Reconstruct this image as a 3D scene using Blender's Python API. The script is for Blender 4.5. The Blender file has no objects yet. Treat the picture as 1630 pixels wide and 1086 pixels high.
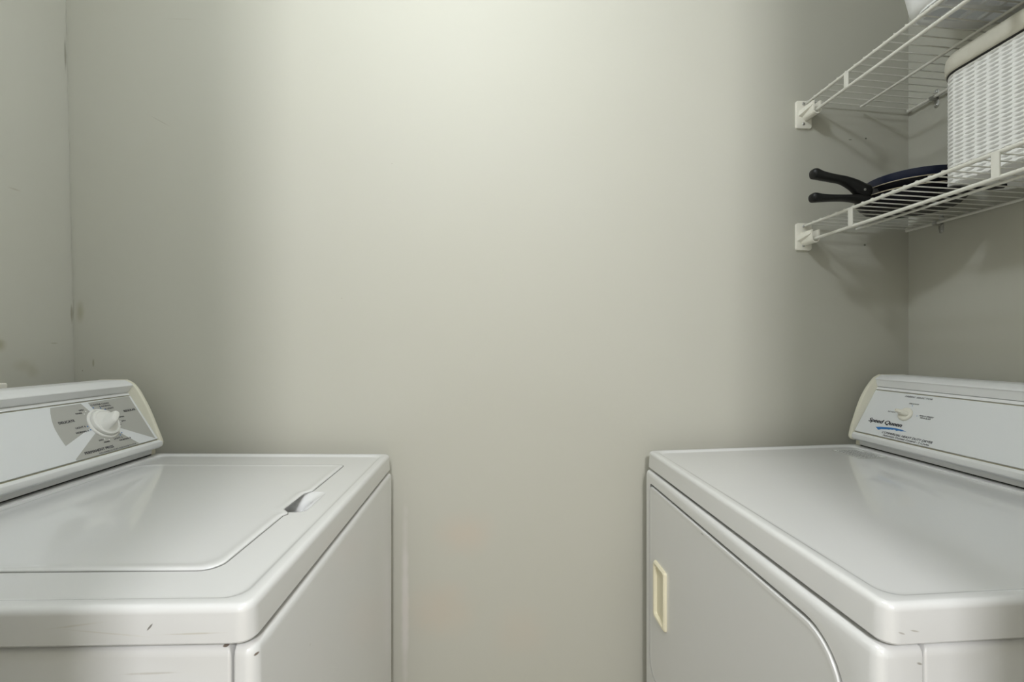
import bpy, bmesh, math, random
import numpy as np
from mathutils import Vector, Matrix

random.seed(7)
C = bpy.context.scene.collection
PI = math.pi
EYE = 1.171            # camera height; the machines' work surface is about 0.915 m
PSI = math.atan(37 / 724.0)

# ------------------------------------------------------------------ camera
cd = bpy.data.cameras.new('camera'); cam = bpy.data.objects.new('camera', cd); C.objects.link(cam)
cd.sensor_width = 36.0; cd.lens = 724 / 1630 * 36.0; cd.clip_start = 0.02
cd.shift_y = 9 / 1630
cam.location = (0, 0, EYE); cam.rotation_euler = (PI / 2, 0, -PSI)
bpy.context.scene.camera = cam

# ------------------------------------------------------------------ world, lights, exposure
W = bpy.data.worlds.new('world'); bpy.context.scene.world = W; W.use_nodes = True
W.node_tree.nodes['Background'].inputs[0].default_value = (1.0, 0.965, 0.84, 1)
W.node_tree.nodes['Background'].inputs[1].default_value = 0.95
vs = bpy.context.scene.view_settings
vs.view_transform = 'Standard'; vs.look = 'None'; vs.gamma = 1.0; vs.use_curve_mapping = False
vs.exposure = 0.12

def lamp(name, kind, loc, energy, col, **kw):
    d = bpy.data.lights.new(name, kind); d.energy = energy; d.color = col
    for k, v in kw.items(): setattr(d, k, v)
    o = bpy.data.objects.new(name, d); C.objects.link(o); o.location = loc
    return o
# closet ceiling lamp (just below the ceiling, above the gap between the machines)
lamp('ceiling_lamp_light', 'POINT', (-0.12, 0.39, 2.34), 14.0, (0.87, 0.93, 1.0), shadow_soft_size=0.05)
# lamp of the room in front of the closet, shining in through the doorway
k = lamp('room_light', 'AREA', (0.05, -0.97, 1.92), 19.0, (0.985, 0.975, 1.0), shape='RECTANGLE', size=0.20, size_y=0.20)
k.rotation_euler = (math.radians(64), 0, 0)

# ------------------------------------------------------------------ materials
def new_mat(name):
    m = bpy.data.materials.new(name); m.use_nodes = True
    return m, m.node_tree, m.node_tree.nodes['Principled BSDF']

def mat(name, col, rough=0.5, metal=0.0, spec=0.5, bump=0.0, bscale=60.0, coat=0.0, var=0.0):
    m, nt, b = new_mat(name)
    b.inputs['Base Color'].default_value = (*col, 1)
    b.inputs['Roughness'].default_value = rough
    b.inputs['Metallic'].default_value = metal
    b.inputs['Specular IOR Level'].default_value = spec
    b.inputs['Coat Weight'].default_value = coat
    b.inputs['Coat Roughness'].default_value = 0.05
    tc = nt.nodes.new('ShaderNodeTexCoord')
    if var:
        n = nt.nodes.new('ShaderNodeTexNoise'); n.inputs['Scale'].default_value = 4; n.inputs['Detail'].default_value = 3
        nt.links.new(tc.outputs['Object'], n.inputs['Vector'])
        mx = nt.nodes.new('ShaderNodeMix'); mx.data_type = 'RGBA'
        mx.inputs[6].default_value = (*[c * (1 - var) for c in col], 1)
        mx.inputs[7].default_value = (*[min(1, c * (1 + var)) for c in col], 1)
        nt.links.new(n.outputs['Fac'], mx.inputs[0]); nt.links.new(mx.outputs[2], b.inputs['Base Color'])
    if bump:
        n = nt.nodes.new('ShaderNodeTexNoise'); n.inputs['Scale'].default_value = bscale; n.inputs['Detail'].default_value = 4
        nt.links.new(tc.outputs['Object'], n.inputs['Vector'])
        bp = nt.nodes.new('ShaderNodeBump'); bp.inputs['Strength'].default_value = bump; bp.inputs['Distance'].default_value = 0.002
        nt.links.new(n.outputs['Fac'], bp.inputs['Height']); nt.links.new(bp.outputs[0], b.inputs['Normal'])
    return m

def add_spots(m, spots, wob=0.35, nscale=40):
    """stains, scuffs, chips and other tone patches with a shape of their own: (centre, radii, colour, strength, softness[, tilt about y])"""
    nt = m.node_tree; b = nt.nodes['Principled BSDF']
    tc = nt.nodes.new('ShaderNodeTexCoord')
    no = nt.nodes.new('ShaderNodeTexNoise'); no.inputs['Scale'].default_value = nscale; no.inputs['Detail'].default_value = 3
    nt.links.new(tc.outputs['Object'], no.inputs['Vector'])
    src = b.inputs['Base Color'].links[0].from_socket if b.inputs['Base Color'].links else None
    base = tuple(b.inputs['Base Color'].default_value)
    for s in spots:
        c, r, col, st, soft = s[:5]; tilt = s[5] if len(s) > 5 else 0.0
        mp = nt.nodes.new('ShaderNodeMapping'); mp.vector_type = 'TEXTURE'
        mp.inputs['Location'].default_value = c; mp.inputs['Scale'].default_value = r
        mp.inputs['Rotation'].default_value = (0, tilt, 0)
        nt.links.new(tc.outputs['Object'], mp.inputs['Vector'])
        ln = nt.nodes.new('ShaderNodeVectorMath'); ln.operation = 'LENGTH'
        nt.links.new(mp.outputs[0], ln.inputs[0])
        ad = nt.nodes.new('ShaderNodeMath'); ad.operation = 'MULTIPLY_ADD'
        nt.links.new(no.outputs['Fac'], ad.inputs[0]); ad.inputs[1].default_value = wob * 2
        nt.links.new(ln.outputs['Value'], ad.inputs[2])
        mr = nt.nodes.new('ShaderNodeMapRange'); mr.interpolation_type = 'SMOOTHSTEP'
        mr.inputs[1].default_value = 1 + wob - soft; mr.inputs[2].default_value = 1 + wob
        mr.inputs[3].default_value = st; mr.inputs[4].default_value = 0
        nt.links.new(ad.outputs[0], mr.inputs[0])
        mx = nt.nodes.new('ShaderNodeMix'); mx.data_type = 'RGBA'
        nt.links.new(mr.outputs[0], mx.inputs[0])
        if src: nt.links.new(src, mx.inputs[6])
        else: mx.inputs[6].default_value = base
        mx.inputs[7].default_value = (*col, 1)
        src = mx.outputs[2]
    nt.links.new(src, b.inputs['Base Color'])

WALLC = (0.512, 0.506, 0.440)
def wall_mat(name):
    m, nt, b = new_mat(name)
    b.inputs['Roughness'].default_value = 0.62
    b.inputs['Specular IOR Level'].default_value = 0.15
    tc = nt.nodes.new('ShaderNodeTexCoord')
    n1 = nt.nodes.new('ShaderNodeTexNoise'); n1.inputs['Scale'].default_value = 1.7; n1.inputs['Detail'].default_value = 2
    nt.links.new(tc.outputs['Object'], n1.inputs['Vector'])
    mx = nt.nodes.new('ShaderNodeMix'); mx.data_type = 'RGBA'
    mx.inputs[6].default_value = (WALLC[0] * .985, WALLC[1] * .98, WALLC[2] * .965, 1)
    mx.inputs[7].default_value = (WALLC[0] * 1.015, WALLC[1] * 1.02, WALLC[2] * 1.035, 1)
    nt.links.new(n1.outputs['Fac'], mx.inputs[0])
    # a few tiny specks and nicks in the paint
    vo = nt.nodes.new('ShaderNodeTexVoronoi'); vo.inputs['Scale'].default_value = 9
    nt.links.new(tc.outputs['Object'], vo.inputs['Vector'])
    mr = nt.nodes.new('ShaderNodeMapRange'); mr.inputs[1].default_value = 0.008; mr.inputs[2].default_value = 0.016
    mr.inputs[3].default_value = 0.45; mr.inputs[4].default_value = 0
    nt.links.new(vo.outputs['Distance'], mr.inputs[0])
    m2 = nt.nodes.new('ShaderNodeMix'); m2.data_type = 'RGBA'
    nt.links.new(mr.outputs[0], m2.inputs[0]); nt.links.new(mx.outputs[2], m2.inputs[6]); m2.inputs[7].default_value = (.30, .28, .20, 1)
    nt.links.new(m2.outputs[2], b.inputs['Base Color'])
    n2 = nt.nodes.new('ShaderNodeTexNoise'); n2.inputs['Scale'].default_value = 3.5; n2.inputs['Detail'].default_value = 5; n2.inputs['Roughness'].default_value = .55
    nt.links.new(tc.outputs['Object'], n2.inputs['Vector'])
    bp = nt.nodes.new('ShaderNodeBump'); bp.inputs['Strength'].default_value = 0.25; bp.inputs['Distance'].default_value = 0.006
    nt.links.new(n2.outputs['Fac'], bp.inputs['Height']); nt.links.new(bp.outputs[0], b.inputs['Normal'])
    return m

ENAMEL = (0.71, 0.715, 0.71)
def enamel(name): return mat(name, ENAMEL, rough=0.28, spec=0.5, coat=1.0, bump=0.02, bscale=60)
M = dict(
    enamel=enamel('white_enamel'),
    console=mat('white_painted_steel', (0.78, 0.79, 0.79), rough=0.3, bump=0.02, bscale=200),
    cream=mat('cream_plastic', (0.76, 0.74, 0.62), rough=0.4),
    handlecream=mat('cream_handle_plastic', (0.80, 0.75, 0.56), rough=0.4),
    fascia=mat('white_fascia_film', (0.74, 0.76, 0.77), rough=0.38),
    greyfilm=mat('grey_fascia_print', (0.43, 0.43, 0.40), rough=0.42),
    ink=mat('black_ink', (0.03, 0.03, 0.04), rough=0.5),
    blue=mat('blue_ink', (0.03, 0.17, 0.46), rough=0.45),
    whiteink=mat('white_ink', (0.85, 0.85, 0.85), rough=0.5),
    knob=mat('white_knob_plastic', (0.82, 0.82, 0.79), rough=0.3),
    ivory=mat('ivory_knob_plastic', (0.80, 0.78, 0.69), rough=0.32),
    groove=mat('tan_groove', (0.36, 0.34, 0.25), rough=0.6),
    dark=mat('black_feet_and_shade', (0.02, 0.02, 0.018), rough=0.9),  # black for the feet and for the painted shade strips
    wire=mat('white_vinyl_wire', (0.72, 0.71, 0.65), rough=0.35),
    bracket=mat('white_bracket_plastic', (0.88, 0.86, 0.77), rough=0.4),
    steel=mat('zinc_steel', (0.55, 0.55, 0.54), rough=0.3, metal=1.0),
    panblack=mat('black_pan_enamel', (0.008, 0.008, 0.010), rough=0.24, spec=0.14),
    panblue=mat('dark_blue_nonstick', (0.018, 0.024, 0.052), rough=0.34),
    handleblack=mat('black_bakelite', (0.010, 0.010, 0.010), rough=0.4, spec=0.25),
    rimsteel=mat('bare_rim_metal', (0.55, 0.48, 0.36), rough=0.35, metal=0.6),
    shield=mat('dark_steel_shield', (0.12, 0.12, 0.12), rough=0.35, metal=0.7),
    wicker=mat('white_woven_plastic', (0.87, 0.87, 0.85), rough=0.5),
    cloth=mat('beige_fabric', (0.60, 0.58, 0.50), rough=0.85, bump=0.2, bscale=700),
    plastic=mat('white_basket_plastic', (0.82, 0.83, 0.83), rough=0.35),
    paper=mat('label_film', (0.76, 0.77, 0.75), rough=0.35),
)

# ------------------------------------------------------------------ builders
def tag(o, label=None, cat=None, group=None, kind=None):
    if label: o['label'] = label
    if cat: o['category'] = cat
    if group: o['group'] = group
    if kind: o['kind'] = kind
    return o

def thing(name, loc, label, cat, group=None):
    o = bpy.data.objects.new(name, None); C.objects.link(o); o.location = loc; o.empty_display_size = 0.05
    return tag(o, label, cat, group)

def origin(parent):
    v = Vector((0, 0, 0))
    while parent: v += parent.location; parent = parent.parent
    return v

def finish(me, ang=35):
    me.validate(); me.update()
    me.shade_smooth()
    me.set_sharp_from_angle(angle=math.radians(ang))

def mesh(name, V, F, m, parent=None, ang=35, recalc=True, shear=None):
    """V in world metres (z measured from the eye level is done by the callers through Z())"""
    off = origin(parent)
    V = [Vector(v) for v in V]
    if shear: V = [Vector((v.x, v.y, v.z + shear[1] * abs(v.x - shear[0]))) for v in V]
    me = bpy.data.meshes.new(name)
    me.from_pydata([tuple(v - off) for v in V], [], F)
    if recalc:
        bm = bmesh.new(); bm.from_mesh(me)
        bmesh.ops.recalc_face_normals(bm, faces=bm.faces); bm.to_mesh(me); bm.free()
    for mm in (m if isinstance(m, list) else [m]): me.materials.append(mm)
    finish(me, ang)
    o = bpy.data.objects.new(name, me); C.objects.link(o)
    if parent: o.parent = parent
    else:
        pass
    return o

class B:
    """collects pieces into one mesh"""
    def __init__(s): s.V = []; s.F = []
    def add(s, V, F):
        n = len(s.V); s.V += [tuple(v) for v in V]; s.F += [tuple(i + n for i in f) for f in F]; return s
    def loft(s, loops, cap0=True, cap1=True, closed=True):
        n = len(loops[0]); V = [p for l in loops for p in l]; F = []
        for a in range(len(loops) - 1):
            for i in range(n if closed else n - 1):
                j = (i + 1) % n
                F.append((a * n + i, a * n + j, (a + 1) * n + j, (a + 1) * n + i))
        if cap0: F.append(tuple(range(n))[::-1])
        if cap1: F.append(tuple(range((len(loops) - 1) * n, len(loops) * n)))
        return s.add(V, F)
    def box(s, x0, x1, y0, y1, z0, z1):
        return s.loft([[(x0, y0, z), (x1, y0, z), (x1, y1, z), (x0, y1, z)] for z in (z0, z1)])
    def tube(s, pts, r, n=10, cap=True):
        pts = [Vector(p) for p in pts]; rs = r if isinstance(r, (list, tuple)) else [r] * len(pts)
        L = []; up = None
        for i, p in enumerate(pts):
            t = (pts[min(i + 1, len(pts) - 1)] - pts[max(i - 1, 0)]).normalized()
            if up is None:
                up = t.cross(Vector((0, 0, 1)))
                if up.length < 1e-3: up = t.cross(Vector((0, 1, 0)))
                up.normalize()
            up = (up - t * up.dot(t)).normalized(); q = t.cross(up)
            L.append([tuple(p + (up * math.cos(2 * PI * k / n) + q * math.sin(2 * PI * k / n)) * rs[i]) for k in range(n)])
        return s.loft(L, cap, cap)
    def lathe(s, prof, c, n=48, cap0=True, cap1=True, ax=None):
        """prof = [(r, h)], axis z at c unless ax = (u, v, w) frame"""
        u, v, w = ax or (Vector((1, 0, 0)), Vector((0, 1, 0)), Vector((0, 0, 1)))
        c = Vector(c)
        return s.loft([[tuple(c + u * (r * math.cos(2 * PI * k / n)) + v * (r * math.sin(2 * PI * k / n)) + w * h) for k in range(n)] for r, h in prof], cap0, cap1)
    def make(s, name, m, parent=None, **kw): return mesh(name, s.V, s.F, m, parent, **kw)

def rr(a0, a1, b0, b1, r, n=6):
    """rounded rectangle, ccw from (a1,b0); r = one radius or four for (a1b0, a1b1, a0b1, a0b0)"""
    R = r if isinstance(r, (list, tuple)) else [r] * 4
    out = []
    for (cx, cy, q), k in zip(((a1 - R[0], b0 + R[0], -90), (a1 - R[1], b1 - R[1], 0), (a0 + R[2], b1 - R[2], 90), (a0 + R[3], b0 + R[3], 180)), R):
        for i in range(n + 1):
            t = math.radians(q + 90 * i / n); out.append((cx + k * math.cos(t), cy + k * math.sin(t)))
    return out
def Z(z): return z + EYE
def lxy(rect, z, n=6): return [(x, y, z) for x, y in rr(*rect, n=n)]
def lyz(rect, x, n=6): return [(x, y, z) for y, z in rr(*rect, n=n)]

def boolean(o, cutter):
    md = o.modifiers.new('cut', 'BOOLEAN'); md.object = cutter; md.operation = 'DIFFERENCE'; md.solver = 'EXACT'
    dg = bpy.context.evaluated_depsgraph_get(); dg.update()
    me = bpy.data.meshes.new_from_object(o.evaluated_get(dg))
    o.modifiers.clear(); old = o.data; o.data = me; me.name = old.name
    finish(me)
    cm = cutter.data; bpy.data.objects.remove(cutter); bpy.data.meshes.remove(cm)

def text_mesh(body, bold=0.0, shear=0.0):
    cu = bpy.data.curves.new('t', 'FONT'); cu.body = body; cu.size = 1.0; cu.offset = bold; cu.shear = shear
    cu.resolution_u = 3
    o = bpy.data.objects.new('t', cu); C.objects.link(o)
    dg = bpy.context.evaluated_depsgraph_get(); dg.update()
    me = bpy.data.meshes.new_from_object(o.evaluated_get(dg))
    V = [(v.co.x, v.co.y) for v in me.vertices]; F = [tuple(p.vertices) for p in me.polygons]
    bpy.data.objects.remove(o); bpy.data.curves.remove(cu); bpy.data.meshes.remove(me)
    return V, F
def put_text(P, body, u0, u1, s0, h, n, m, par, bold=0.0, shear=0.0, name='lettering'):
    """P(u, s, n) -> world; the cap height becomes h, the width runs u0 -> u1; bold = stroke thickening in em"""
    V, F = text_mesh(body, 0.0, shear)
    x0 = min(v[0] for v in V); x1 = max(v[0] for v in V)
    cap = 0.69; b = B()
    for k, (dx, dy) in enumerate(((0, 0), (-bold, 0), (bold, 0), (0, bold * .5), (0, -bold * .5)) if bold else ((0, 0),)):
        b.add([P(u0 + (v[0] + dx - x0) / (x1 - x0) * (u1 - u0), s0 + (v[1] + dy) / cap * h, n + k * .00002) for v in V], F)
    return b.make(name, m, par)

# ------------------------------------------------------------------ the closet
YB = 1.15; XR = 1.1105; CEIL = 2.42
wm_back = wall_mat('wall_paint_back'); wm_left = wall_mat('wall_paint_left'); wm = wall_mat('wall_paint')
def xl(zr): return -0.9995 - 0.0225 * zr       # the left wall leans a little
def struct(name, b, m):
    o = b.make(name, m); o['kind'] = 'structure'; return o
struct('floor', B().box(-3, 3, -3.5, YB + .1, -.1, 0), mat('floor_tile', (.50, .47, .42), rough=.45, var=.06))
struct('ceiling', B().box(-1.3, XR + .12, -.02, YB + .1, CEIL, CEIL + .1), mat('ceiling_paint', (.86, .85, .82), rough=.8))
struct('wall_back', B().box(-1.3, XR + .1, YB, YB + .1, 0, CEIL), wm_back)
struct('wall_right', B().box(XR, XR + .1, -.02, YB, 0, CEIL), wm)
a, c_ = xl(-EYE), xl(CEIL - EYE)
struct('wall_left', B().loft([[(a, y, 0), (c_, y, CEIL), (c_ - .12, y, CEIL), (a - .12, y, 0)] for y in (-.02, YB)]), wm_left)
# front wall with the doorway the photograph was taken through
JL, JR, HEAD = -0.264, 0.384, 2.10
bw = B(); bw.box(-1.3, JL, -.02, .09, 0, CEIL); bw.box(JR, XR, -.02, .09, 0, CEIL); bw.box(JL, JR, -.02, .09, HEAD, CEIL)
struct('wall_front', bw, wm)

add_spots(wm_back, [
    ((-0.209, YB, Z(-.64)), (.012, .2, .30), (.66, .63, .60), .7, .8),  # narrow upright strip, paler than the wall around it
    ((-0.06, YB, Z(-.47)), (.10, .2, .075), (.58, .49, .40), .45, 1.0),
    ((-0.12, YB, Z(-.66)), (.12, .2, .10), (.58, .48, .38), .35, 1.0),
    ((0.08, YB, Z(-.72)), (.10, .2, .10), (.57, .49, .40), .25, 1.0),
    ((-0.985, YB, Z(.085)), (.012, .2, .035), (.30, .27, .15), .45, .9),
    ((-0.955, YB, Z(-.04)), (.003, .2, .012), (.26, .24, .15), .6, .6),
    ((-0.98, YB, Z(-.058)), (.0022, .2, .0022), (.2, .18, .12), .6, .6),
    ((-0.80, YB, Z(.55)), (.03, .2, .0014), (.33, .31, .24), .5, .6, .5),
    ((0.95, YB, Z(.545)), (.006, .2, .0015), (.10, .09, .06), .8, .5),
    ((0.993, YB, Z(.549)), (.0028, .2, .0028), (.05, .05, .04), .9, .5),
    ((0.99, YB, Z(.268)), (.003, .2, .003), (.06, .06, .04), .8, .5),
    ((-0.75, YB, Z(.80)), (.05, .2, .003), (.45, .43, .36), .4, .9),
], wob=.3, nscale=30)
add_spots(wm_left, [
    ((-1.0, .98, Z(0.003)), (.2, .02, .017), (.27, .23, .11), .55, .9),
    ((-1.0, .925, Z(.003)), (.2, .016, .012), (.27, .23, .11), .55, .9),
    ((-1.0, 1.03, Z(-.04)), (.2, .03, .02), (.33, .30, .19), .3, 1.0),
    ((-1.0, 1.05, Z(-.055)), (.2, .02, .02), (.33, .30, .19), .3, 1.0),
    ((-1.0, 1.10, Z(.008)), (.2, .012, .0016), (.30, .28, .2), .6, .6),
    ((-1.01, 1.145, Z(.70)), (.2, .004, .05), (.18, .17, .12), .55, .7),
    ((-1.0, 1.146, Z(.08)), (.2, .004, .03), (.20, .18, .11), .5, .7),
    ((-1.0, 1.02, Z(.335)), (.2, .02, .003), (.36, .33, .25), .5, .9),
], wob=.3, nscale=45)
# bead of caulk in the left corner, uneven and cracked
bc = B(); pts = []
for i in range(60):
    zr = -.30 + i / 59 * 1.5
    pts.append((xl(zr) + .0015 + .0012 * math.sin(i * 1.7), YB - .0015 + .0008 * math.sin(i * 2.9), Z(zr)))
struct('trim_1', bc.tube(pts, [.0003 + .0005 * random.random() for _ in pts], 8), wm_left)

# ------------------------------------------------------------------ appliance pieces
def top_panel(root, xf, xb, y0, y1, zt, lip, slope, m, xin, name='top_panel', sgn=1):
    """xf = front edge, xb = back edge, sgn = +1 if the machine goes towards +x from its front"""
    def R(o, inner=False):
        e = (xin if inner else xb - sgn * o)
        a0, a1 = sorted((xf + sgn * o, e))
        return (a0, a1, y0 + o, y1 - o, (.020 if inner else max(.003, .017 - o)))
    L = [lxy(R(.012), zt - lip), lxy(R(.003), zt - lip), lxy(R(0), zt - lip + .003)]
    L += [lxy(R(.0012), zt - .0075)]
    for t in (15, 35, 55, 75, 90):
        t = math.radians(t); L.append(lxy(R(.0012 + .0070 * (1 - math.cos(t))), zt - .0075 + .0075 * math.sin(t)))
    L += [lxy(R(.0155, True), zt), lxy(R(.0185, True), zt - .0008), lxy(R(.0215, True), zt - .0028), lxy(R(.0245, True), zt - .0034), lxy(R(.028, True), zt - .0034)]
    return B().loft(L).make(name, m, root, ang=40, shear=(xf, slope))

def side_cabinet(root, xf, seam, xb, y0, y1, zt, slope, m, sgn, gap=.002):
    def loops(a, b, rf, rb, y0, y1):
        out = []
        for o, z in ((0, .015), (0, zt - .014), (.0012, zt - .009), (.004, zt - .0055), (.009, zt - .004)):
            a0, a1 = sorted((a + sgn * o, b))
            rA, rB = (max(.002, rf - o), max(.001, rb - o * .2))
            rad = [rB, rB, rA, rA] if sgn > 0 else [rA, rA, rB, rB]
            out.append([(x, y, z) for x, y in rr(a0, a1, y0 + o, y1 - o, rad)])
        return out
    fp = B().loft(loops(xf, seam, .012, .003, y0, y1)).make('front_panel', m, root, shear=(xf, slope))
    cb = B().loft(loops(seam + sgn * gap, xb, .003, .004, y0 + .0005, y1 - .0005)).make('cabinet', m, root, shear=(xf, slope))
    return fp, cb

def feet(root, x0, x1, y0, y1):
    for x in (x0, x1):
        for y in (y0, y1):
            B().lathe([(.02, 0), (.02, .006), (.012, .008), (.012, .016)], (x, y, 0), 16).make('foot', M['dark'], root)

def smooth_path(P, n=4):
    out = []
    for i in range(len(P) - 1):
        p0, p1, p2, p3 = P[max(i - 1, 0)], P[i], P[i + 1], P[min(i + 2, len(P) - 1)]
        for k in range(n):
            t = k / n
            out.append(tuple(.5 * ((2 * b) + (-a + c) * t + (2 * a - 5 * b + 4 * c - d) * t * t + (-a + 3 * b - 3 * c + d) * t ** 3) for a, b, c, d in zip(p0, p1, p2, p3)))
    out.append(tuple(P[-1])); return out
def spath(P, n=4):
    return [p[:2] for p in smooth_path([(x, z, 0) for x, z in P], n)]
def console(root, sgn, fb, fd, L, cap_out, rear, zbase, y0, y1, foot_x):
    """control console: fb = bottom point of the fascia plane (x, z), fd = its slope direction, cap_out = end cap outline"""
    nrm = (-sgn * abs(fd[1]), abs(fd[0]))
    def P(s, n): return (fb[0] + fd[0] * s + nrm[0] * n, fb[1] + fd[1] * s + nrm[1] * n)
    S = sgn
    cap_s = spath(cap_out, 5); k0 = next(i for i, p in enumerate(cap_s) if p[1] > (cap_out[-3][1] + cap_out[-2][1]) / 2 and i > len(cap_s) // 2)
    lip = cap_s[k0]
    zb0 = zbase + .0022
    # body outline seen from the end: bottom rail, fascia recess with two grooves, visor, rounded top
    prof = [(foot_x, zb0), (foot_x, fb[1] - .0185), (fb[0] + S * .006, fb[1] - .0190), (fb[0] + S * .0005, fb[1] - .0175), (fb[0] - S * .0042, fb[1] - .0135),
            (fb[0] - S * .0055, fb[1] - .0085), (fb[0] - S * .0050, fb[1] - .0035), (fb[0] - S * .0030, fb[1] - .0008),
            P(.0005, .0012), P(.0008, -.003), P(.0036, -.003), P(.004, 0), P(L - .0095, 0), P(L - .0092, -.003), P(L - .0068, -.003), P(L - .0065, .0004), P(L - .0005, .0004), P(L - .0003, -.002), P(L + .0006, -.002), P(L + .001, .002)]
    prof += [(lip[0] + S * .0022, lip[1] - .0026), (lip[0] + S * .0010, lip[1] - .0018), (lip[0] + S * .0006, lip[1] - .0004)]
    prof += [(x + S * .0003, z - .0004) for x, z in cap_s[k0 + 1:]]
    prof += [(rear - S * .004, cap_out[-1][1] - .0004), (rear + S * .001, cap_out[-1][1] - .003), (rear + S * .002, cap_out[-1][1] - .01), (rear + S * .002, zb0)]
    B().loft([[(x, y, Z(z)) for x, z in prof] for y in (y0 + .006, y1 - .006)]).make('console_body', M['console'], root, ang=28)
    xa_, xb_ = sorted((foot_x + S * .0012, rear)); B().box(xa_, xb_, y0 + .012, y1 - .012, Z(zbase) - .001, Z(zb0) + .0004).make('base_gap_shade', M['dark'], root)  # dark strip set into the slit in place of its shade
    # cream end caps
    out = [(foot_x - S * .001, zbase), (foot_x - S * .001, cap_out[0][1])] + list(cap_s) + [(rear, cap_out[-1][1]), (rear + S * .004, cap_out[-1][1] - .006), (rear + S * .004, zbase)]
    area = sum(a[0] * b[1] - b[0] * a[1] for a, b in zip(out, out[1:] + out[:1]))
    sg = 1 if area > 0 else -1
    def sc(o):
        res = []; n = len(out)
        for i, p in enumerate(out):
            a, b = out[i - 1], out[(i + 1) % n]
            tx, tz = b[0] - a[0], b[1] - a[1]; l = math.hypot(tx, tz) or 1
            res.append((p[0] - sg * tz / l * o, max(zbase, p[1] + sg * tx / l * o)))
        return res
    for ya, yb in ((y1, y1 - .011), (y0, y0 + .011)):
        d = 1 if yb < ya else -1
        B().loft([[(x, ya - d * e, Z(z)) for x, z in sc(o)] for o, e in ((.0035, 0), (.001, .0007), (0, .0025), (0, .0098), (.0006, .0106), (.0018, .011))]).make('end_cap', M['cream'], root, ang=40)
    # fascia film
    yA, yB_ = y1 - .0118, y0 + .0118
    def W3(u, s, n):
        x, z = P(s, n); return (x, 1.078 - u, Z(z))
    loopA = [(1.078 - yA, .0044), (1.078 - yB_, .0044), (1.078 - yB_, L - .0098), (1.078 - yA, L - .0098)]
    fas = B().loft([[W3(u, s, n) for u, s in loopA] for n in (.0001, .0012)]).make('fascia', M['fascia'], root)
    for s0, s1 in ((.0009, .0035), (L - .0091, L - .0069)):
        B().loft([[W3(u, s, n) for u, s in ((1.078 - yA, s0), (1.078 - yB_, s0), (1.078 - yB_, s1), (1.078 - yA, s1))] for n in (-.0029, -.0018)]).make('groove', M['groove'], root)
    return fas, W3

# ------------------------------------------------------------------ the dryer (right)
dry_en = enamel('dryer_enamel')
DR = thing('dryer', (.735, .767, 0), 'white front-loading clothes dryer with cream door pull against the right wall', 'dryer')
DXF, DXB, DY0, DY1, DZ, DS = .390, 1.075, .428, 1.105, Z(-.2555), .0215
top_panel(DR, DXF, DXB, DY0, DY1, DZ, .041, DS, dry_en, .898)
fpanel, dcab = side_cabinet(DR, DXF - .0055, .4330, DXB - .004, DY0 + .003, DY1 - .003, DZ - .041, DS, dry_en, 1, .0012)
feet(DR, .44, 1.03, .48, 1.05)
FX = DXF - .0055
DOOR = (.4710, 1.0735, Z(-.780), Z(-.3250))
DRAD = [.045, .018, .065, .05]          # (far bottom, far top, near top, near bottom)
cut = B().loft([lyz((DOOR[0], DOOR[1], DOOR[2], DOOR[3], DRAD), x, 10) for x in (FX - .02, FX + .036)]).make('cutter', dry_en)
boolean(fpanel, cut)
def door_loop(o, x): return lyz((DOOR[0] + o, DOOR[1] - o, DOOR[2] + o, DOOR[3] - o, [max(.004, r - o) for r in DRAD]), x, 10)
door = B().loft([door_loop(.0064, FX + .010), door_loop(.0058, FX + .004), door_loop(.0060, FX + .0010), door_loop(.0068, FX - .0008), door_loop(.0095, FX - .0014), door_loop(.013, FX - .0010), door_loop(.016, FX - .0008), door_loop(.020, FX - .0008)]).make('door', dry_en, DR)
HD = (.9635, 1.0315, Z(-.620), Z(-.490))
cut = B().loft([lyz((HD[0] + .008, HD[1] - .008, HD[2] + .008, HD[3] - .008, .006), x) for x in (FX - .02, FX + .04)]).make('cutter', dry_en)
boolean(door, cut)
def hl(o, x, r=.006, dz=0): return lyz((HD[0] + o, HD[1] - o, HD[2] + o + dz, HD[3] - o, r), x)
pull = B().loft([hl(.0, FX - .0006), hl(.0, FX - .003), hl(.0015, FX - .0058), hl(.004, FX - .0075), hl(.0075, FX - .007), hl(.0105, FX - .003), hl(.0112, FX + .006), hl(.0122, FX + .024, dz=.004), hl(.0145, FX + .031, dz=.010)]).make('door_pull', M['handlecream'], door)
pull['label'] = 'cream recessed door pull'

Ld = .1272
dcap = [(.9010, -.2300), (.8955, -.2262), (.8940, -.2193), (.8962, -.2080), (.9000, -.1935), (.9059, -.1763), (.9140, -.1520), (.9227, -.1297), (.9330, -.1100), (.9435, -.0942), (.9510, -.0845), (.9590, -.0760), (.9718, -.0692)]
dfas, DW = console(DR, 1, (.9009, -.2109), (.4827, .8758), Ld, dcap, 1.035, -.2440, .440, 1.090, .9155)

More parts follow.
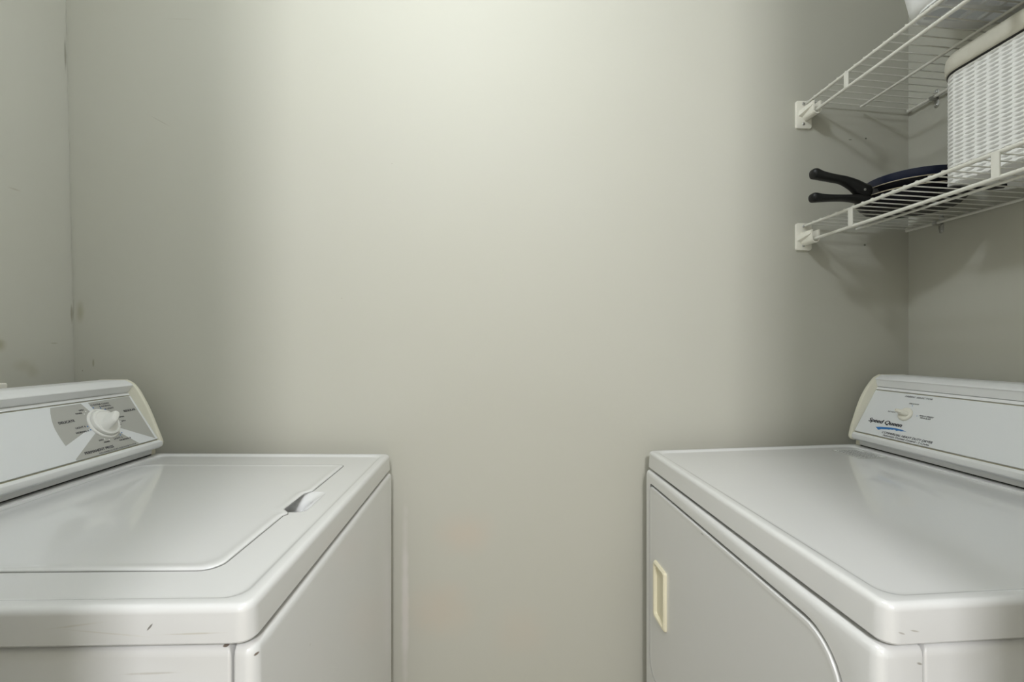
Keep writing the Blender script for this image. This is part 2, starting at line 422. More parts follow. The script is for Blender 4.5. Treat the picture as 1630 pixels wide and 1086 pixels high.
NF = .0015
for t, u0, u1, s0, h, bo, sh in (('FABRIC SELECTOR', .0833, .1476, .1085, .0036, .022, .35), ('DELICATE', .1011, .1251, .0928, .0028, .022, .35), ('NO HEAT', .0605, .0828, .0662, .0030, .022, .35),
        ('PERM PRESS', .1371, .1694, .0676, .0031, .022, .35), ('REGULAR', .1413, .1648, .0632, .0031, .022, .35), ('COMMERCIAL HEAVY DUTY DRYER', .0732, .1921, .0126, .0050, .028, .3),
        ('Automatic Dryness Control - 5 Cycles', .0780, .1882, .0068, .0040, .026, .25)):
    put_text(DW, t, u0, u1, s0, h, NF, M['ink'], dfas, bo, sh)
put_text(DW, 'Speed Queen', .0244, .1109, .0350, .0094, NF, M['ink'], dfas, .048, .18, 'brand_lettering')
sw = [(.0502, .0241), (.0630, .0268), (.0763, .0284), (.0900, .0297), (.1037, .0304), (.1178, .0295), (.129, .0264), (.1206, .0272), (.1178, .0262), (.1142, .0255), (.1120, .0266), (.1076, .0258), (.1060, .0248), (.1038, .0247), (.1010, .0262), (.0967, .0259), (.0940, .0247), (.0900, .0252), (.0860, .0236), (.082, .0238), (.0740, .0224), (.0669, .0216), (.0640, .0196), (.0602, .0184), (.0560, .0210)]
B().add([DW(u, s, NF) for u, s in sw], [tuple(range(len(sw)))]).make('brush_stroke', M['blue'], dfas)
def dots(P, L, r, m, par, name='mark'):
    for u, s in L: B().add([P(u + r * math.cos(i * PI / 5), s + r * math.sin(i * PI / 5), NF) for i in range(10)], [tuple(range(10))]).make(name, m, par)
dots(DW, [(.1113, .0894), (.0857, .0675), (.1329, .0674)], .0010, M['blue'], dfas)

def frame(P, u, s, flip=1):
    o = Vector(P(u, s, 0)); U = (Vector(P(u + flip, s, 0)) - o).normalized(); V = (Vector(P(u, s + 1, 0)) - o).normalized(); N = (Vector(P(u, s, 1)) - o).normalized()
    return o, U, V, N
def grip(b, o, U, V, N, ang, h0, h1, r0, r1, w0, w1, droop=0.0):
    """blade grip: runs from -r0 to +r1 along ang, from height h0 to h1 above the face"""
    a = math.radians(ang); D = U * math.cos(a) + V * math.sin(a); T = N.cross(D)
    L = []
    for h, f, w in ((h0, 1.0, w0), (h0 + (h1 - h0) * .5, .97, w0 * .6 + w1 * .4), (h1 - .003, .94, w1), (h1 - .001, .90, w1 * .85), (h1, .84, w1 * .55)):
        pts = rr(-r0 * f * (1 - droop * (h - h0) / (h1 - h0)), r1 * f, -w, w, w * .95, 5)
        L.append([tuple(o + D * p + T * q + N * h) for p, q in pts])
    return b.loft(L)
o_, U_, V_, N_ = frame(DW, .1065, .0665)
kb = B(); kb.lathe([(.0158, .0014), (.0160, .0030), (.0150, .0050), (.0125, .0064), (.0085, .0080)], o_, 36, ax=(U_, V_, N_))
kd = kb.make('selector_knob', M['ivory'], DR)
g_ = grip(B(), o_, U_, V_, N_, 172, .0055, .0200, .0125, .0130, .0055, .0042, .4); g_.make('grip', M['ivory'], kd)
dots(lambda u, s, n: DW(u, s, n + .0195), [(.0985, .0680)], .0007, M['ink'], kd, 'pointer_mark')

# warning label on the dryer top
def topz(x): return DZ - .0034 + DS * (x - DXF)
lb = [(.826, .973), (.890, .973), (.890, 1.056), (.826, 1.056)]
lab = B().loft([[(x, y, topz(x) + e) for x, y in lb] for e in (.0, .0003)]).make('warning_label', M['paper'], DR)
b = B(); rnd = random.Random(3)
def LP(u, s, n): return (s, 1.053 - u, topz(s) + .0005)
put_text(LP, 'WARNING:', .026, .066, .8805, .0035, 0, M['ink'], lab, .03, name='title')
for i in range(9):
    s = .8765 - i * .0052; u = .004
    while u < .076:
        w = rnd.uniform(.003, .009); h = .0022 if i not in (5, 8) else .003
        b.add([LP(u, s - h, 0), LP(min(u + w, .077), s - h, 0), LP(min(u + w, .077), s, 0), LP(u, s, 0)], [(0, 1, 2, 3)]); u += w + .0014
b.make('lettering', mat('grey_ink', (.16, .16, .16), rough=.5), lab)
b = B(); 
for (xa, ya), (xb_, yb_) in zip(lb, lb[1:] + lb[:1]): b.tube([(xa, ya, topz(xa) + .0003), (xb_, yb_, topz(xb_) + .0003)], .0005, 4)
b.make('outline', M['greyfilm'], lab)

add_spots(dry_en, [((.42 - .735, .428 - .767, Z(-.281)), (.006, .02, .0012), (.35, .32, .26), .6, .6, .2), ((.407 - .735, .428 - .767, Z(-.283)), (.004, .02, .0012), (.35, .32, .28), .6, .6, .3),
                   ((.428 - .735, .431 - .767, Z(-.3155)), (.004, .02, .0018), (.25, .22, .18), .7, .6, .3), ((.443 - .735, .431 - .767, Z(-.2975)), (.004, .02, .0015), (.15, .10, .07), .9, .5),
                   ((.387 - .735, .80 - .767, Z(-.337)), (.02, .008, .0018), (.2, .2, .18), .7, .6)], wob=.3, nscale=120)

# ------------------------------------------------------------------ the washer (left)
was_en = enamel('washer_enamel')
WR = thing('washing_machine', (-.58, .782, 0), 'white top-loading washing machine with large white timer dial against the left wall', 'washing machine')
WXF, WXB, WY0, WY1, WZ, WS = -.2335, -.930, .460, 1.104, Z(-.256), .0160
wtop = top_panel(WR, WXF, WXB, WY0, WY1, WZ, .038, WS, was_en, -.752, sgn=-1)
side_cabinet(WR, WXF + .0032, -.2525, WXB + .004, WY0 + .003, WY1 - .003, WZ - .038, WS, was_en, -1, .0028)
feet(WR, -.88, -.30, .51, 1.05)
# recess below the lid notch, then the lid itself
ZT = WZ - .0034
cut = B().loft([[(x, y, z) for x, y in rr(-.345, -.2865, .7255, .8245, [.012, .012, .002, .002])] for z in (ZT - .025, ZT + .03)]).make('cutter', was_en, shear=(WXF, WS))
boolean(wtop, cut)
def well(o, z, dx=0): return [(x, y, z) for x, y in rr(-.3455 + o * 0, -.2865 - o, .7255 + o, .8245 - o, [.012, .012, .002, .002])]
B().loft([well(0, ZT + .0002), well(.003, ZT - .0012), well(.010, ZT - .0045), well(.018, ZT - .0100), well(.0225, ZT - .017), well(.024, ZT - .0245)], cap0=False).make('finger_recess', was_en, WR, shear=(WXF, WS))
def lid_outline(o):
    x0, x1, y0, y1 = -.740 + o, -.3135 - o, .541 + o, 1.0065 - o
    r = .022
    pts = []
    for cx, cy, q, rad in ((x1 - r, y0 + r, -90, r), ):
        for i in range(9): t = math.radians(q + 90 * i / 8); pts.append((cx + (rad) * math.cos(t), cy + rad * math.sin(t)))
    # front edge with the finger notch
    nd = .010
    for y, d in ((.690, 0), (.7080, 0), (.716, -.004), (.724, -.001), (.731, .006), (.738, nd), (.812, nd), (.819, .007), (.826, .001), (.834, 0), (.85, 0)):
        pts.append((x1 - d, y))
    for cx, cy, q, rad in ((x1 - .012, y1 - .012, 0, .012), (x0 + .03, y1 - .03, 90, .03), (x0 + .03, y0 + .03, 180, .03)):
        for i in range(9): t = math.radians(q + 90 * i / 8); pts.append((cx + rad * math.cos(t), cy + rad * math.sin(t)))
    return pts
LL = [[(x, y, z) for x, y in lid_outline(o)] for o, z in ((.0022, ZT - .003), (.0, ZT - .0002), (-.0002, ZT + .0008), (.0006, ZT + .0018), (.003, ZT + .0026), (.006, ZT + .0028), (.009, ZT + .0026), (.013, ZT + .0020), (.017, ZT + .0018), (.024, ZT + .0018))]
lid = B().loft(LL).make('lid', was_en, WR, ang=50, shear=(WXF, WS))
B().loft([[(x, y, ZT + e) for x, y in lid_outline(-.0016)] for e in (.0, .0003)]).make('lid_border', mat('grey_border', (.22, .22, .21), rough=.7), WR, shear=(WXF, WS))  # thin grey sheet, shows as a dark line round the lid
add_spots(was_en, [((-.33 + .58, .46 - .782, Z(-.2735)), (.005, .02, .0012), (.12, .11, .09), .8, .5, -.9), ((-.37 + .58, .46 - .782, Z(-.278)), (.05, .02, .0012), (.55, .52, .44), .4, .9, .12),
                   ((-.40 + .58, .46 - .782, Z(-.270)), (.03, .02, .0015), (.52, .49, .40), .4, .9, -.1), ((-.29 + .58, .46 - .782, Z(-.281)), (.04, .02, .0012), (.5, .47, .38), .5, .8),
                   ((-.33 + .58, .463 - .782, Z(-.3205)), (.035, .02, .0016), (.45, .42, .36), .5, .8), ((-.262 + .58, .463 - .782, Z(-.2985)), (.0035, .02, .0012), (.12, .08, .05), .9, .4),
                   ((-.448 + .58, .463 - .782, Z(-.2935)), (.007, .02, .0018), (.12, .08, .05), .9, .4), ((-.2325 + .58, .466 - .782, Z(-.308)), (.002, .01, .0017), (.12, .08, .05), .9, .4),
                   ((-.235 + .58, .60 - .782, Z(-.385)), (.02, .0012, .003), (.35, .33, .26), .4, .5),
                   ((-.235 + .58, 1.09 - .782, Z(-.30)), (.02, .004, .005), (.3, .25, .18), .7, .5)], wob=.3, nscale=110)

Lw = .1285
wcap = [(-.7590, -.2330), (-.7520, -.2290), (-.7492, -.2225), (-.7495, -.2150), (-.7545, -.2010), (-.7600, -.1870), (-.7653, -.1732), (-.7730, -.1535), (-.7815, -.1340), (-.7961, -.1060), (-.8040, -.0940), (-.8130, -.0835), (-.8280, -.0752)]
wfas, WW = console(WR, -1, (-.7533, -.2137), (-.5245, .8514), Lw, wcap, -.886, -.2470, .474, 1.090, -.7685)
def R2(cx, cy, r, a): return (cx + r * math.cos(math.radians(a)), cy + r * math.sin(math.radians(a)))
def poly(P, pts, name, m, par, n):
    return B().add([P(u, s, n) for u, s in pts], [tuple(range(len(pts)))]).make(name, m, par)
CU, CS = .1065, .0667
arcL = [(.2067, .0368), (.2074, .0490), (.2075, .0600), (.2067, .0732), (.2045, .0840), (.2010, .0950), (.1965, .1060), (.191, .1164)]
poly(WW, arcL + [(.1275, .1164), (.1100, .0760), (.1200, .0690)], 'delicate_panel', M['greyfilm'], wfas, .0013)
poly(WW, [(.1117, .1164), (.0046, .1180), (.0050, .1000), (.0054, .0632), (.0061, .0060), (.0985, .0620), (.1045, .0760)], 'regular_panel', M['greyfilm'], wfas, .0013)
poly(WW, [(.1085, .0660), (.2050, .0070), (.2044, .0046), (.0540, .0046), (.1000, .0580)], 'permanent_press_panel', M['greyfilm'], wfas, .0013)
for t, u0, u1, s, h, bo in (('DELICATE', .1939, .1618, .0806, .0050, .02), ('REGULAR', .0422, .0104, .0821, .0050, .02), ('PERMANENT PRESS', .182, .1167, .0109, .0053, .02),
        ('PULL KNOB TO START, PUSH KNOB TO STOP', .1545, .0627, .0050, .0026, .012), ('12 EXTRA CLEAN', .1102, .0659, .1076, .0036, .014), ('9 NORMAL', .0925, .0639, .1017, .0036, .014),
        ('5 LIGHT', .0824, .0608, .0950, .0036, .014), ('RINSE', .0643, .0496, .0712, .0030, .014), ('SPIN', .0644, .0529, .0611, .0030, .014), ('SPIN', .1410, .1298, .1006, .0029, .014),
        ('RINSE', .1512, .1376, .0947, .0029, .014), ('LIGHT 6', .1689, .1476, .0651, .0036, .014), ('NORMAL 9', .174, .1465, .0551, .0036, .014), ('SPIN', .1396, .1294, .0306, .0028, .014),
        ('RINSE', .1311, .1177, .0244, .0028, .014), ('LIGHT 6', .1056, .0847, .0262, .0035, .014), ('NORMAL 9', .0958, .0667, .0204, .0035, .014)):
    put_text(WW, t, u0, u1, s, h, .0016, M['ink'], wfas, bo * 1.8)
NF = .0017
dots(WW, [(.1074, .1033), (.0916, .1001), (.0841, .0956), (.1439, .0659), (.1423, .0579), (.0801, .0374), (.0865, .0332)], .0014, M['blue'], wfas)
dots(WW, [(.128, .098), (.1344, .0931), (.0662, .0719), (.0654, .0625), (.1258, .0327), (.1168, .0293)], .0011, M['whiteink'], wfas)
o_, U_, V_, N_ = frame(WW, .1068, .0655, -1)
dial = B().lathe([(.0335, .0013), (.0335, .003), (.0325, .0042), (.0300, .0046), (.0296, .0030)], o_, 56, cap1=True, ax=(U_, V_, N_)).make('timer_dial', M['knob'], WR)
kn = B().lathe([(.0285, .0031), (.0288, .0085), (.0280, .0100), (.0245, .0108), (.0238, .0100), (.0232, .0108), (.0150, .0118)], o_, 56, ax=(U_, V_, N_)).make('knob', M['knob'], dial)
grip(B(), o_, U_, V_, N_, 42, .0105, .0310, .0235, .0160, .0100, .0072, .42).make('grip', M['knob'], kn)
dots(lambda u, s, n: WW(u, s, n + .0105), [(.0840, .0522)], .0011, M['ink'], kn, 'pointer_mark')

# ------------------------------------------------------------------ wire shelves on the right wall
def shelf(label, xt, zt, zb, xm, zm, xb, zb2, ys, straps):
    t = thing('wire_shelf', (.96, .63, Z(zt)), label, 'shelf', 'white wire shelves')
    ya, yb = .12, 1.141
    R = .0037
    B().tube([(xt, ya, Z(zt)), (xt, yb, Z(zt))], R, 12).make('front_rod', M['wire'], t)
    B().tube([(xt, ya, Z(zb)), (xt, yb, Z(zb))], R, 12).make('front_rod', M['wire'], t)
    B().tube([(xm, ya, Z(zm)), (xm, yb - .006, Z(zm))], .0030, 12).make('middle_rod', M['wire'], t)
    B().tube([(xb, ya, Z(zb2)), (xb, yb, Z(zb2))], .0034, 12).make('back_rod', M['wire'], t)
    zf = zt + R + .0006; zk = zb2 + .0034 + .0010
    n = 0; y = yb - .003
    while y > ya:
        # welded on top of the front rod, its tip just over the rod
        b = B().tube([(xt - .0032, y, Z(zf - .0012)), (xt, y, Z(zf)), (xt + .02, y, Z(zf + (zk - zf) * .08)), (xm, y, Z(zf + (zk - zf) * (xm - xt) / (xb - xt))), (xb + .0015, y, Z(zk)), (xb + .0035, y, Z(zk - .003))], .00135, 8)
        b.make('deck_wire', M['wire'], t); y -= .0254
    for y in straps:
        b = B(); b.loft([[(xx, yy, Z(z)) for xx, yy in rr(xt - .0042, xt - .0012, y - .0065, y + .0065, .001, 2)] for z in (zb - .0005, zt + .0005)])
        b.make('strap', M['wire'], t)
    B().box(xb + .002, XR - .0005, yb - .002, yb + .005, Z(zb2 + .001), Z(zb2 + .009)).make('wall_plug', M['bracket'], t)
    return t
UP = dict(xt=.826, zt=.6330, zb=.5985); LO = dict(xt=.822, zt=.3141, zb=.2730)
su = shelf('upper white wire shelf on the right wall, carrying the slotted laundry basket', .826, .6330, .5985, .966, .6235, 1.100, .6175, None, (1.008, .713, .418))
sl = shelf('lower white wire shelf on the right wall, carrying the skillets and woven hamper', .822, .3141, .2730, .955, .3055, 1.096, .3033, None, (.991, .695, .40))

def bracket(label, px0, px1, pz0, pz1, rx, rz):
    t = thing('shelf_bracket', ((px0 + px1) / 2, YB, Z(pz0)), label, 'bracket', 'shelf end brackets')
    yw = YB
    def l(o, y): return [(x, y, z) for x, z in rr(px0 + o, px1 - o, Z(pz0) + o, Z(pz1) - o, max(.002, .006 - o))]
    B().loft([l(0, yw), l(0, yw - .0035), l(.0008, yw - .0048), l(.002, yw - .0052)]).make('plate', M['bracket'], t)
    # U-shaped cradle holding the lower front rod
    ro, ri, hh = .0105, .0072, .0225
    U = [(rx - ro, Z(rz) + hh)] + [(rx + ro * math.cos(a), Z(rz) + ro * math.sin(a)) for a in [PI + PI * i / 14 for i in range(15)]] + [(rx + ro, Z(rz) + hh), (rx + ri, Z(rz) + hh)] + \
        [(rx + ri * math.cos(a), Z(rz) + ri * math.sin(a)) for a in [2 * PI - PI * i / 14 for i in range(15)]] + [(rx - ri, Z(rz) + hh)]
    n = len(U); b = B()
    V = [(x, y, z) for y in (yw - .005, yw - .046) for x, z in U]; F = []
    for i in range(n): F.append((i, (i + 1) % n, n + (i + 1) % n, n + i))
    h = n // 2
    for off in (0, n):
        for i in range(h - 1): F.append((off + i, off + i + 1, off + n - 2 - i, off + n - 1 - i))
    b.add(V, F); b.make('cradle', M['bracket'], t, ang=30)
    B().loft([[(rx - ro - .0002, yw - .005, Z(rz) + hh - .004), (rx - ro - .010, yw - .005, Z(rz) + hh - .008), (rx - ro - .010, yw - .005, Z(rz) + .002), (rx - ro - .0002, yw - .005, Z(rz) - .001)],
              [(rx - ro - .0002, yw - .044, Z(rz) + hh - .001), (rx - ro - .0014, yw - .044, Z(rz) + hh - .002), (rx - ro - .0014, yw - .044, Z(rz) + .013), (rx - ro - .0002, yw - .044, Z(rz) + .012)]]).make('rib', M['bracket'], t)
    ax = (Vector((1, 0, 0)), Vector((0, 0, 1)), Vector((0, -1, 0)))
    for zz in (pz1 - .0085, pz0 + .0115):
        s = B().lathe([(.0036, 0), (.0036, .0012), (.0026, .0024), (.0012, .0026), (.0008, .0014)], (px0 + .0195, yw - .0050, Z(zz)), 16, ax=ax).make('screw', M['steel'], t)
bracket('white plastic bracket on the back wall holding the upper wire shelf', .7995, .8420, .5690, .6412, .826, .5985)
bracket('white plastic bracket on the back wall holding the lower wire shelf', .7995, .8420, .2515, .3222, .822, .2730)

def clip(label, y, xb, zb):
    t = thing('shelf_clip', (XR, y, Z(zb)), label, 'clip', 'steel wall clips')
    p = lambda o, x: lyz((y - .0060 + o, y + .0060 - o, Z(zb) - .0245 + o, Z(zb) + .0215 - o, .0055), x)
    B().loft([p(0, XR), p(0, XR - .0012), p(.0006, XR - .0016)]).make('plate', M['steel'], t)
    b = B(); seg = [(xb - .0052 * math.cos(a), Z(zb) + .0052 * math.sin(a)) for a in [-PI / 2 + PI * i / 10 for i in range(11)]]
    seg = [(XR - .0016, Z(zb) - .0052)] + seg + [(XR - .0016, Z(zb) + .0052)]
    inn = [(XR - .0016, Z(zb) - .0044)] + [(xb - .0044 * math.cos(a), Z(zb) + .0044 * math.sin(a)) for a in [-PI / 2 + PI * i / 10 for i in range(11)]] + [(XR - .0016, Z(zb) + .0044)]
    pr = seg + inn[::-1]; n = len(pr); V = [(x, yy, z) for yy in (y - .0055, y + .0055) for x, z in pr]; F = []
    for i in range(n): F.append((i, (i + 1) % n, n + (i + 1) % n, n + i))
    for off in (0, n):
        for i in range(len(seg) - 1): F.append((off + i, off + i + 1, off + n - 2 - i, off + n - 1 - i))
    b.add(V, F).make('loop', M['steel'], t)
    ax = (Vector((0, 1, 0)), Vector((0, 0, 1)), Vector((-1, 0, 0)))
    for zz in (-.0175, .0150):
        B().lathe([(.0034, 0), (.0034, .001), (.0022, .002), (.0008, .0012)], (XR - .0016, y, Z(zb + zz)), 14, ax=ax).make('screw', M['steel'], t)
clip('small steel clip screwed to the right wall, holding the back of the upper wire shelf', 1.0735, 1.100, .6175)
clip('small steel clip screwed to the right wall, holding the back of the lower wire shelf', 1.062, 1.096, .3033)

# ------------------------------------------------------------------ skillets on the lower shelf
def pan_body(root, c, prof, inner, m_out, m_in, rim, rr_=.0011):
    B().lathe(prof, (c[0], c[1], 0), 72, True, False).make('pan_body', m_out, root)
    B().lathe(inner, (c[0], c[1], 0), 72, True, False).make('cooking_surface', m_in, root)
    R, z = rim
    b = B(); n = 72; k = 8
    L = [[(c[0] + (R + rr_ * math.cos(2 * PI * j / k)) * math.cos(2 * PI * i / n), c[1] + (R + rr_ * math.cos(2 * PI * j / k)) * math.sin(2 * PI * i / n), z + rr_ * math.sin(2 * PI * j / k)) for j in range(k)] for i in range(n)]
    V = [p for l in L for p in l]; F = [(i * k + j, i * k + (j + 1) % k, ((i + 1) % n) * k + (j + 1) % k, ((i + 1) % n) * k + j) for i in range(n) for j in range(k)]
    b.add(V, F).make('rim', M['rimsteel'], root)
def handle(root, path, widths, heights, m, name='handle'):
    L = []
    pts = [Vector(p) for p in path]
    for i, p in enumerate(pts):
        t = (pts[min(i + 1, len(pts) - 1)] - pts[max(i - 1, 0)]).normalized()
        s = t.cross(Vector((0, 0, 1))).normalized(); u = s.cross(t)
        L.append([tuple(p + s * (widths[i] * math.copysign(abs(math.cos(a)) ** .75, math.cos(a))) + u * (heights[i] * math.copysign(abs(math.sin(a)) ** .75, math.sin(a)))) for a in [2 * PI * k / 20 for k in range(20)]])
    o = B().loft(L).make(name, m, root, ang=60)
    return o
DK = .3172                               # deck height under the pans
PC = (.975, 1.004)
R0 = .106; RU = .097; RB = .088
def nest(root, c, zb, rb, R, zr, m_out, m_in, rim=True):
    """a shallow round pan: zb / rb = base height / radius, R / zr = rim"""
    h = zr - zb
    prof = [(.002, zb), (rb - .006, zb), (rb, zb + .0022), (rb + (R - rb) * .45, zb + h * .42), (rb + (R - rb) * .78, zb + h * .75), (R, zr)]
    inn = [(.002, zb + .0034), (rb - .008, zb + .0034), (rb - .002, zb + .006), (rb + (R - rb) * .42, zb + h * .46), (rb + (R - rb) * .74, zb + h * .78), (R - .001, zr)]
    if rim: pan_body(root, c, [(r, Z(DK + z)) for r, z in prof], [(r, Z(DK + z)) for r, z in inn], m_out, m_in, (R, Z(DK + zr)))
    else: B().lathe([(r, Z(DK + z)) for r, z in prof + [(R - .0006, zr + .0008)] + inn[::-1]], (c[0], c[1], 0), 72).make('pan_body', m_out, root)
LS = thing('skillet', (*PC, Z(DK)), 'lower black skillet lying directly on the lower wire shelf, level handle pointing left', 'skillet', 'skillets stacked on the lower shelf')
nest(LS, PC, 0, .084, R0, .0280, M['panblack'], M['panblue'])
UC = (.976, 1.003)
US = thing('skillet', (*UC, Z(DK + .0048)), 'upper black skillet nested in the lower one, its arched handle rising to the left', 'skillet', 'skillets stacked on the lower shelf')
nest(US, UC, .0048, .072, RU, .0470, M['panblack'], M['panblue'])
hy = 1.000
def pan_handle(root, C0, y, xs, zs, ws, hs, shield):
    P = smooth_path([(x, y, Z(z)) for x, z in zip(xs, zs)], 4)
    Wd = smooth_path([(w, 0, 0) for w in ws], 4); Hh = smooth_path([(h, 0, 0) for h in hs], 4)
    h = handle(root, P, [w[0] for w in Wd], [q[0] for q in Hh], M['handleblack'])
    x0, x1, z0, z1 = shield
    B().loft([[(x, y + s * .011 * (1 if j == 0 else .8), Z(z)) for s, z in ((-1, z0 + .001), (1, z0 + .001), (1, z1 - .001), (-1, z1 - .001))] for j, x in enumerate((x1, x0))]).make('heat_shield', M['shield'], root)
    return h
hu = pan_handle(US, UC, hy, (.8710, .8640, .8500, .8330, .8080, .7820, .7560, .7400, .7335), (.3520, .3540, .3600, .3705, .3805, .3850, .3900, .3945, .3950), (.010, .0125, .0125, .012, .0115, .0115, .012, .0125, .007), (.011, .0160, .0160, .0125, .0090, .0085, .0095, .0112, .006), (.866, .8975, .345, .361))
hl_ = pan_handle(LS, PC, hy + .001, (.8780, .8700, .8560, .8360, .8100, .7830, .7550, .7390, .7325), (.3330, .3340, .3370, .3395, .3400, .3395, .3392, .3400, .3400), (.010, .0125, .0125, .012, .0115, .0115, .012, .0125, .007), (.0085, .0105, .0105, .0085, .0070, .0072, .0090, .0105, .006), (.872, .8925, .327, .338))
B().lathe([(.003, 0), (.003, .001), (.0015, .0016)], (.851, hy - .0118, Z(.356)), 12, ax=(Vector((1, 0, 0)), Vector((0, 0, 1)), Vector((0, -1, 0)))).make('screw', M['steel'], hu)
# dark blue pan nested in the upper skillet
BC = (.978, 1.005)
NS = thing('round_pan', (*BC, Z(DK + .009)), 'dark blue handleless round pan sitting in the top of the skillet stack', 'pan')
nest(NS, BC, .0090, .058, RB, .0690, M['panblue'], M['panblue'], False)

# flat black spatula-like bar lying on the deck, running under the hamper
SP = thing('spatula', (.97, .87, Z(.3165)), 'flat black utensil lying on the lower wire shelf beneath the woven hamper', 'utensil')
b = B(); b.loft([[(x, y, Z(z)) for x, y in rr(.925, .978, .862, .895, .006)] for z in (.3168, .3195, )]); b.make('blade', M['handleblack'], SP)
B().loft([[(x, y, Z(z)) for x, y in ((.972, .876), (1.020, .845), (1.028, .858), (.978, .893))] for z in (.3168, .3212)]).make('handle', M['handleblack'], SP)

# ------------------------------------------------------------------ woven hamper on the lower shelf
HX0, HX1, HY0, HY1, HR = .9165, 1.086, .545, .8895, .045
HZ0, HZ1 = .3225, .5445
HB = thing('storage_hamper', ((HX0 + HX1) / 2, (HY0 + HY1) / 2, Z(HZ0)), 'white woven plastic hamper with beige fabric rim on the lower wire shelf', 'hamper')
def weave():
    segs = []
    path = rr(HX0, HX1, HY0, HY1, HR, 24)
    P = np.array(path + [path[0]]); d = np.linalg.norm(np.diff(P, axis=0), axis=1); s = np.concatenate([[0], np.cumsum(d)])
    per = s[-1]; ncol = round(per / .0205); K = 10; nu = ncol * K
    nrow = round((HZ1 - HZ0) / .0079); Q = 12; nv = nrow * Q + 1
    uu = np.arange(nu) / nu * per
    x = np.interp(uu, s, P[:, 0]); y = np.interp(uu, s, P[:, 1])
    dx = np.roll(x, -1) - np.roll(x, 1); dy = np.roll(y, -1) - np.roll(y, 1); l = np.hypot(dx, dy); nx, ny = dy / l, -dx / l
    col = (np.arange(nu) % K) / K
    lens = np.sin(PI * col) ** 1.0
    vv = np.arange(nv) / Q; ph = vv - np.floor(vv)
    V = np.zeros((nv, nu, 3))
    for j in range(nv):
        # strand centre at ph .5, lens-shaped opening around ph 0 that closes at the ribs
        g = .33 * np.clip((lens - .30) / .70, 0, 1) ** .8
        dist = np.minimum(ph[j], 1 - ph[j])
        t = np.clip((dist - g * .6) / .09, 0, 1); t = t * t * (3 - 2 * t)
        h = -.0060 * (1 - t) * (lens > .32) + .0005 * np.sin(PI * col) * t - .0004 * (1 - math.sin(PI * ph[j]))
        V[j, :, 0] = x + nx * h; V[j, :, 1] = y + ny * h
        V[j, :, 2] = HZ0 + EYE + (HZ1 - HZ0) * j / (nv - 1)
    idx = np.arange(nv * nu).reshape(nv, nu); r = np.roll(idx, -1, axis=1)
    F = np.stack([idx[:-1], r[:-1], r[1:], idx[1:]], -1).reshape(-1, 4)
    me = bpy.data.meshes.new('woven_wall')
    V = V.reshape(-1, 3) - np.array(HB.location)
    me.vertices.add(len(V)); me.vertices.foreach_set('co', V.ravel())
    me.loops.add(F.size); me.loops.foreach_set('vertex_index', F.ravel().astype(np.int32))
    me.polygons.add(len(F)); me.polygons.foreach_set('loop_start', (np.arange(len(F)) * 4).astype(np.int32))
    me.materials.append(M['wicker']); me.validate(); me.update(calc_edges=True); me.shade_smooth()
    o = bpy.data.objects.new('woven_wall', me); C.objects.link(o); o.parent = HB
weave()
def hloop(o, z): return [(x, y, Z(z)) for x, y in rr(HX0 + o, HX1 - o, HY0 + o, HY1 - o, max(.01, HR - o), 10)]
B().loft([hloop(.006, HZ0), hloop(.003, HZ0 + .0005), hloop(.004, HZ0 + .004)]).make('base', M['wicker'], HB)
B().loft([hloop(.002, HZ1 - .0035), hloop(-.0016, HZ1 - .0035), hloop(-.0016, HZ1 + .001), hloop(.002, HZ1 + .001)]).make('rim_shade_band', M['dark'], HB)  # black band painted as the shadow line under the fabric rim
B().loft([hloop(.0, HZ1), hloop(-.0032, HZ1 + .0008), hloop(-.0045, HZ1 + .004), hloop(-.0050, HZ1 + .018), hloop(-.0042, HZ1 + .028), hloop(-.0010, HZ1 + .0355), hloop(.004, HZ1 + .039), hloop(.012, HZ1 + .0405), hloop(.03, HZ1 + .041)]).make('fabric_rim', M['cloth'], HB, ang=70)

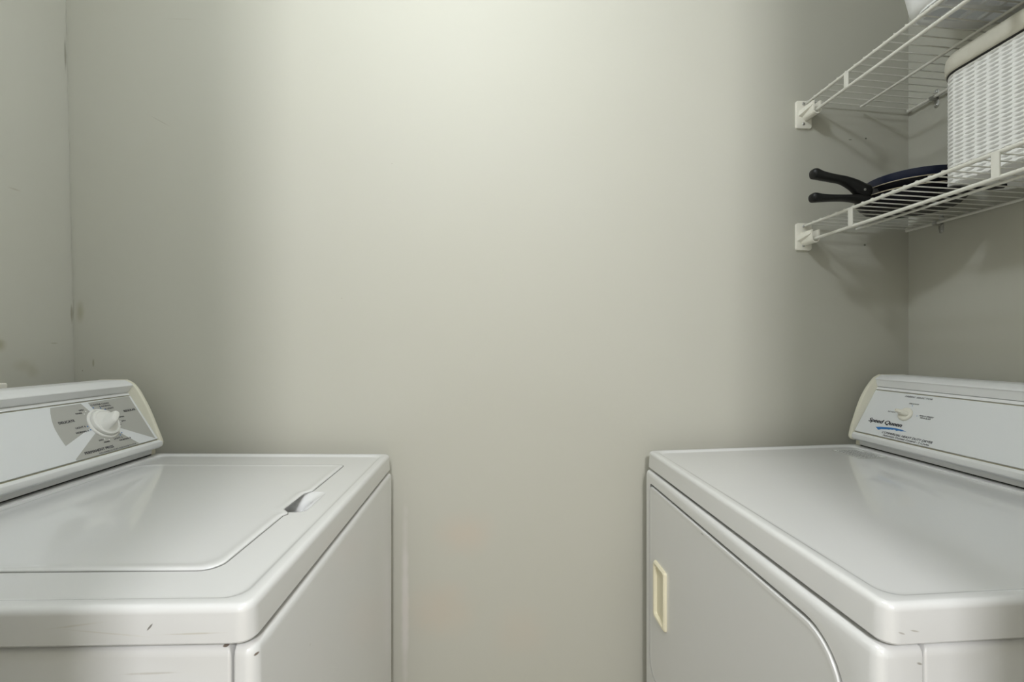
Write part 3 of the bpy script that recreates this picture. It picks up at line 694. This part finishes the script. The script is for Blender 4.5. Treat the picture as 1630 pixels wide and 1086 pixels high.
# ------------------------------------------------------------------ slotted laundry basket on the upper shelf
LZ = .6405
LBX = (.818, 1.030, .33, .879)
LB = thing('laundry_basket', ((LBX[0] + LBX[1]) / 2, (LBX[2] + LBX[3]) / 2, Z(LZ)), 'white plastic laundry basket with slotted bottom on the upper wire shelf', 'basket')
def bl(o, z, r=.06): return [(x, y, Z(z)) for x, y in rr(LBX[0] + o, LBX[1] - o, LBX[2] + o, LBX[3] - o, max(.02, r - o), 10)]
B().loft([bl(.010, LZ + .0040), bl(.004, LZ + .0075), bl(-.002, LZ + .018), bl(-.010, LZ + .06), bl(-.020, LZ + .16), bl(-.026, LZ + .235), bl(-.036, LZ + .240), bl(-.036, LZ + .232), bl(-.033, LZ + .232), bl(-.033, LZ + .237), bl(-.0245, LZ + .232), bl(-.0175, LZ + .16), bl(-.0075, LZ + .06), bl(.0005, LZ + .018), bl(.006, LZ + .0095), bl(.012, LZ + .0072)], False, False).make('wall', M['plastic'], LB, ang=50)
b = B()
gx0, gx1, gy0, gy1 = .846, 1.002, .362, .852
nx_, ny_ = 4, 12
zt_, zb_ = LZ + .0062, LZ + .0002
zb_ += .0006
# margin
N_m = 6
outer = [(x, y) for x, y in rr(LBX[0] + .009, LBX[1] - .009, LBX[2] + .009, LBX[3] - .009, .052, N_m)]
inner = [(x, y) for x, y in rr(gx0, gx1, gy0, gy1, .0002, N_m)]
def ring(b, O, I):
    n = len(O)
    V = [(x, y, Z(z)) for z in (zb_, zt_) for x, y in O] + [(x, y, Z(z)) for z in (zb_, zt_) for x, y in I]
    F = []
    for i in range(n):
        j = (i + 1) % n
        F += [(i, j, 2 * n + j, 2 * n + i), (n + i, n + j, 3 * n + j, 3 * n + i), (2 * n + i, 2 * n + j, 3 * n + j, 3 * n + i), (i, j, n + j, n + i)]
    b.add(V, F)
ring(b, outer, inner)
for i in range(nx_):
    for j in range(ny_):
        a0 = gx0 + (gx1 - gx0) * i / nx_; a1 = gx0 + (gx1 - gx0) * (i + 1) / nx_; c0 = gy0 + (gy1 - gy0) * j / ny_; c1 = gy0 + (gy1 - gy0) * (j + 1) / ny_
        ring(b, rr(a0, a1, c0, c1, .0002, N_m), rr(a0 + .0035, a1 - .0035, c0 + .006, c1 - .003, [.012, .003, .003, .012], N_m))
b.make('slotted_base', M['plastic'], LB, recalc=True)

# ------------------------------------------------------------------ water outlet box on the left wall, just behind the washer console
OB = thing('outlet_box', (-1.0, .86, Z(-.16)), 'white water outlet box frame on the left wall above the washer console', 'outlet box')
def ol(o, x): return lyz((.74 + o, .986 - o, Z(-.235) + o, Z(-.0745) - o, .004), x)
xw = xl(-.16)
B().loft([ol(.022, xw - .002), ol(0, xw - .002), ol(0, xw + .008), ol(.002, xw + .010), ol(.018, xw + .010), ol(.022, xw + .008), ol(.024, xw + .0015)], False, True).make('frame', M['bracket'], OB)
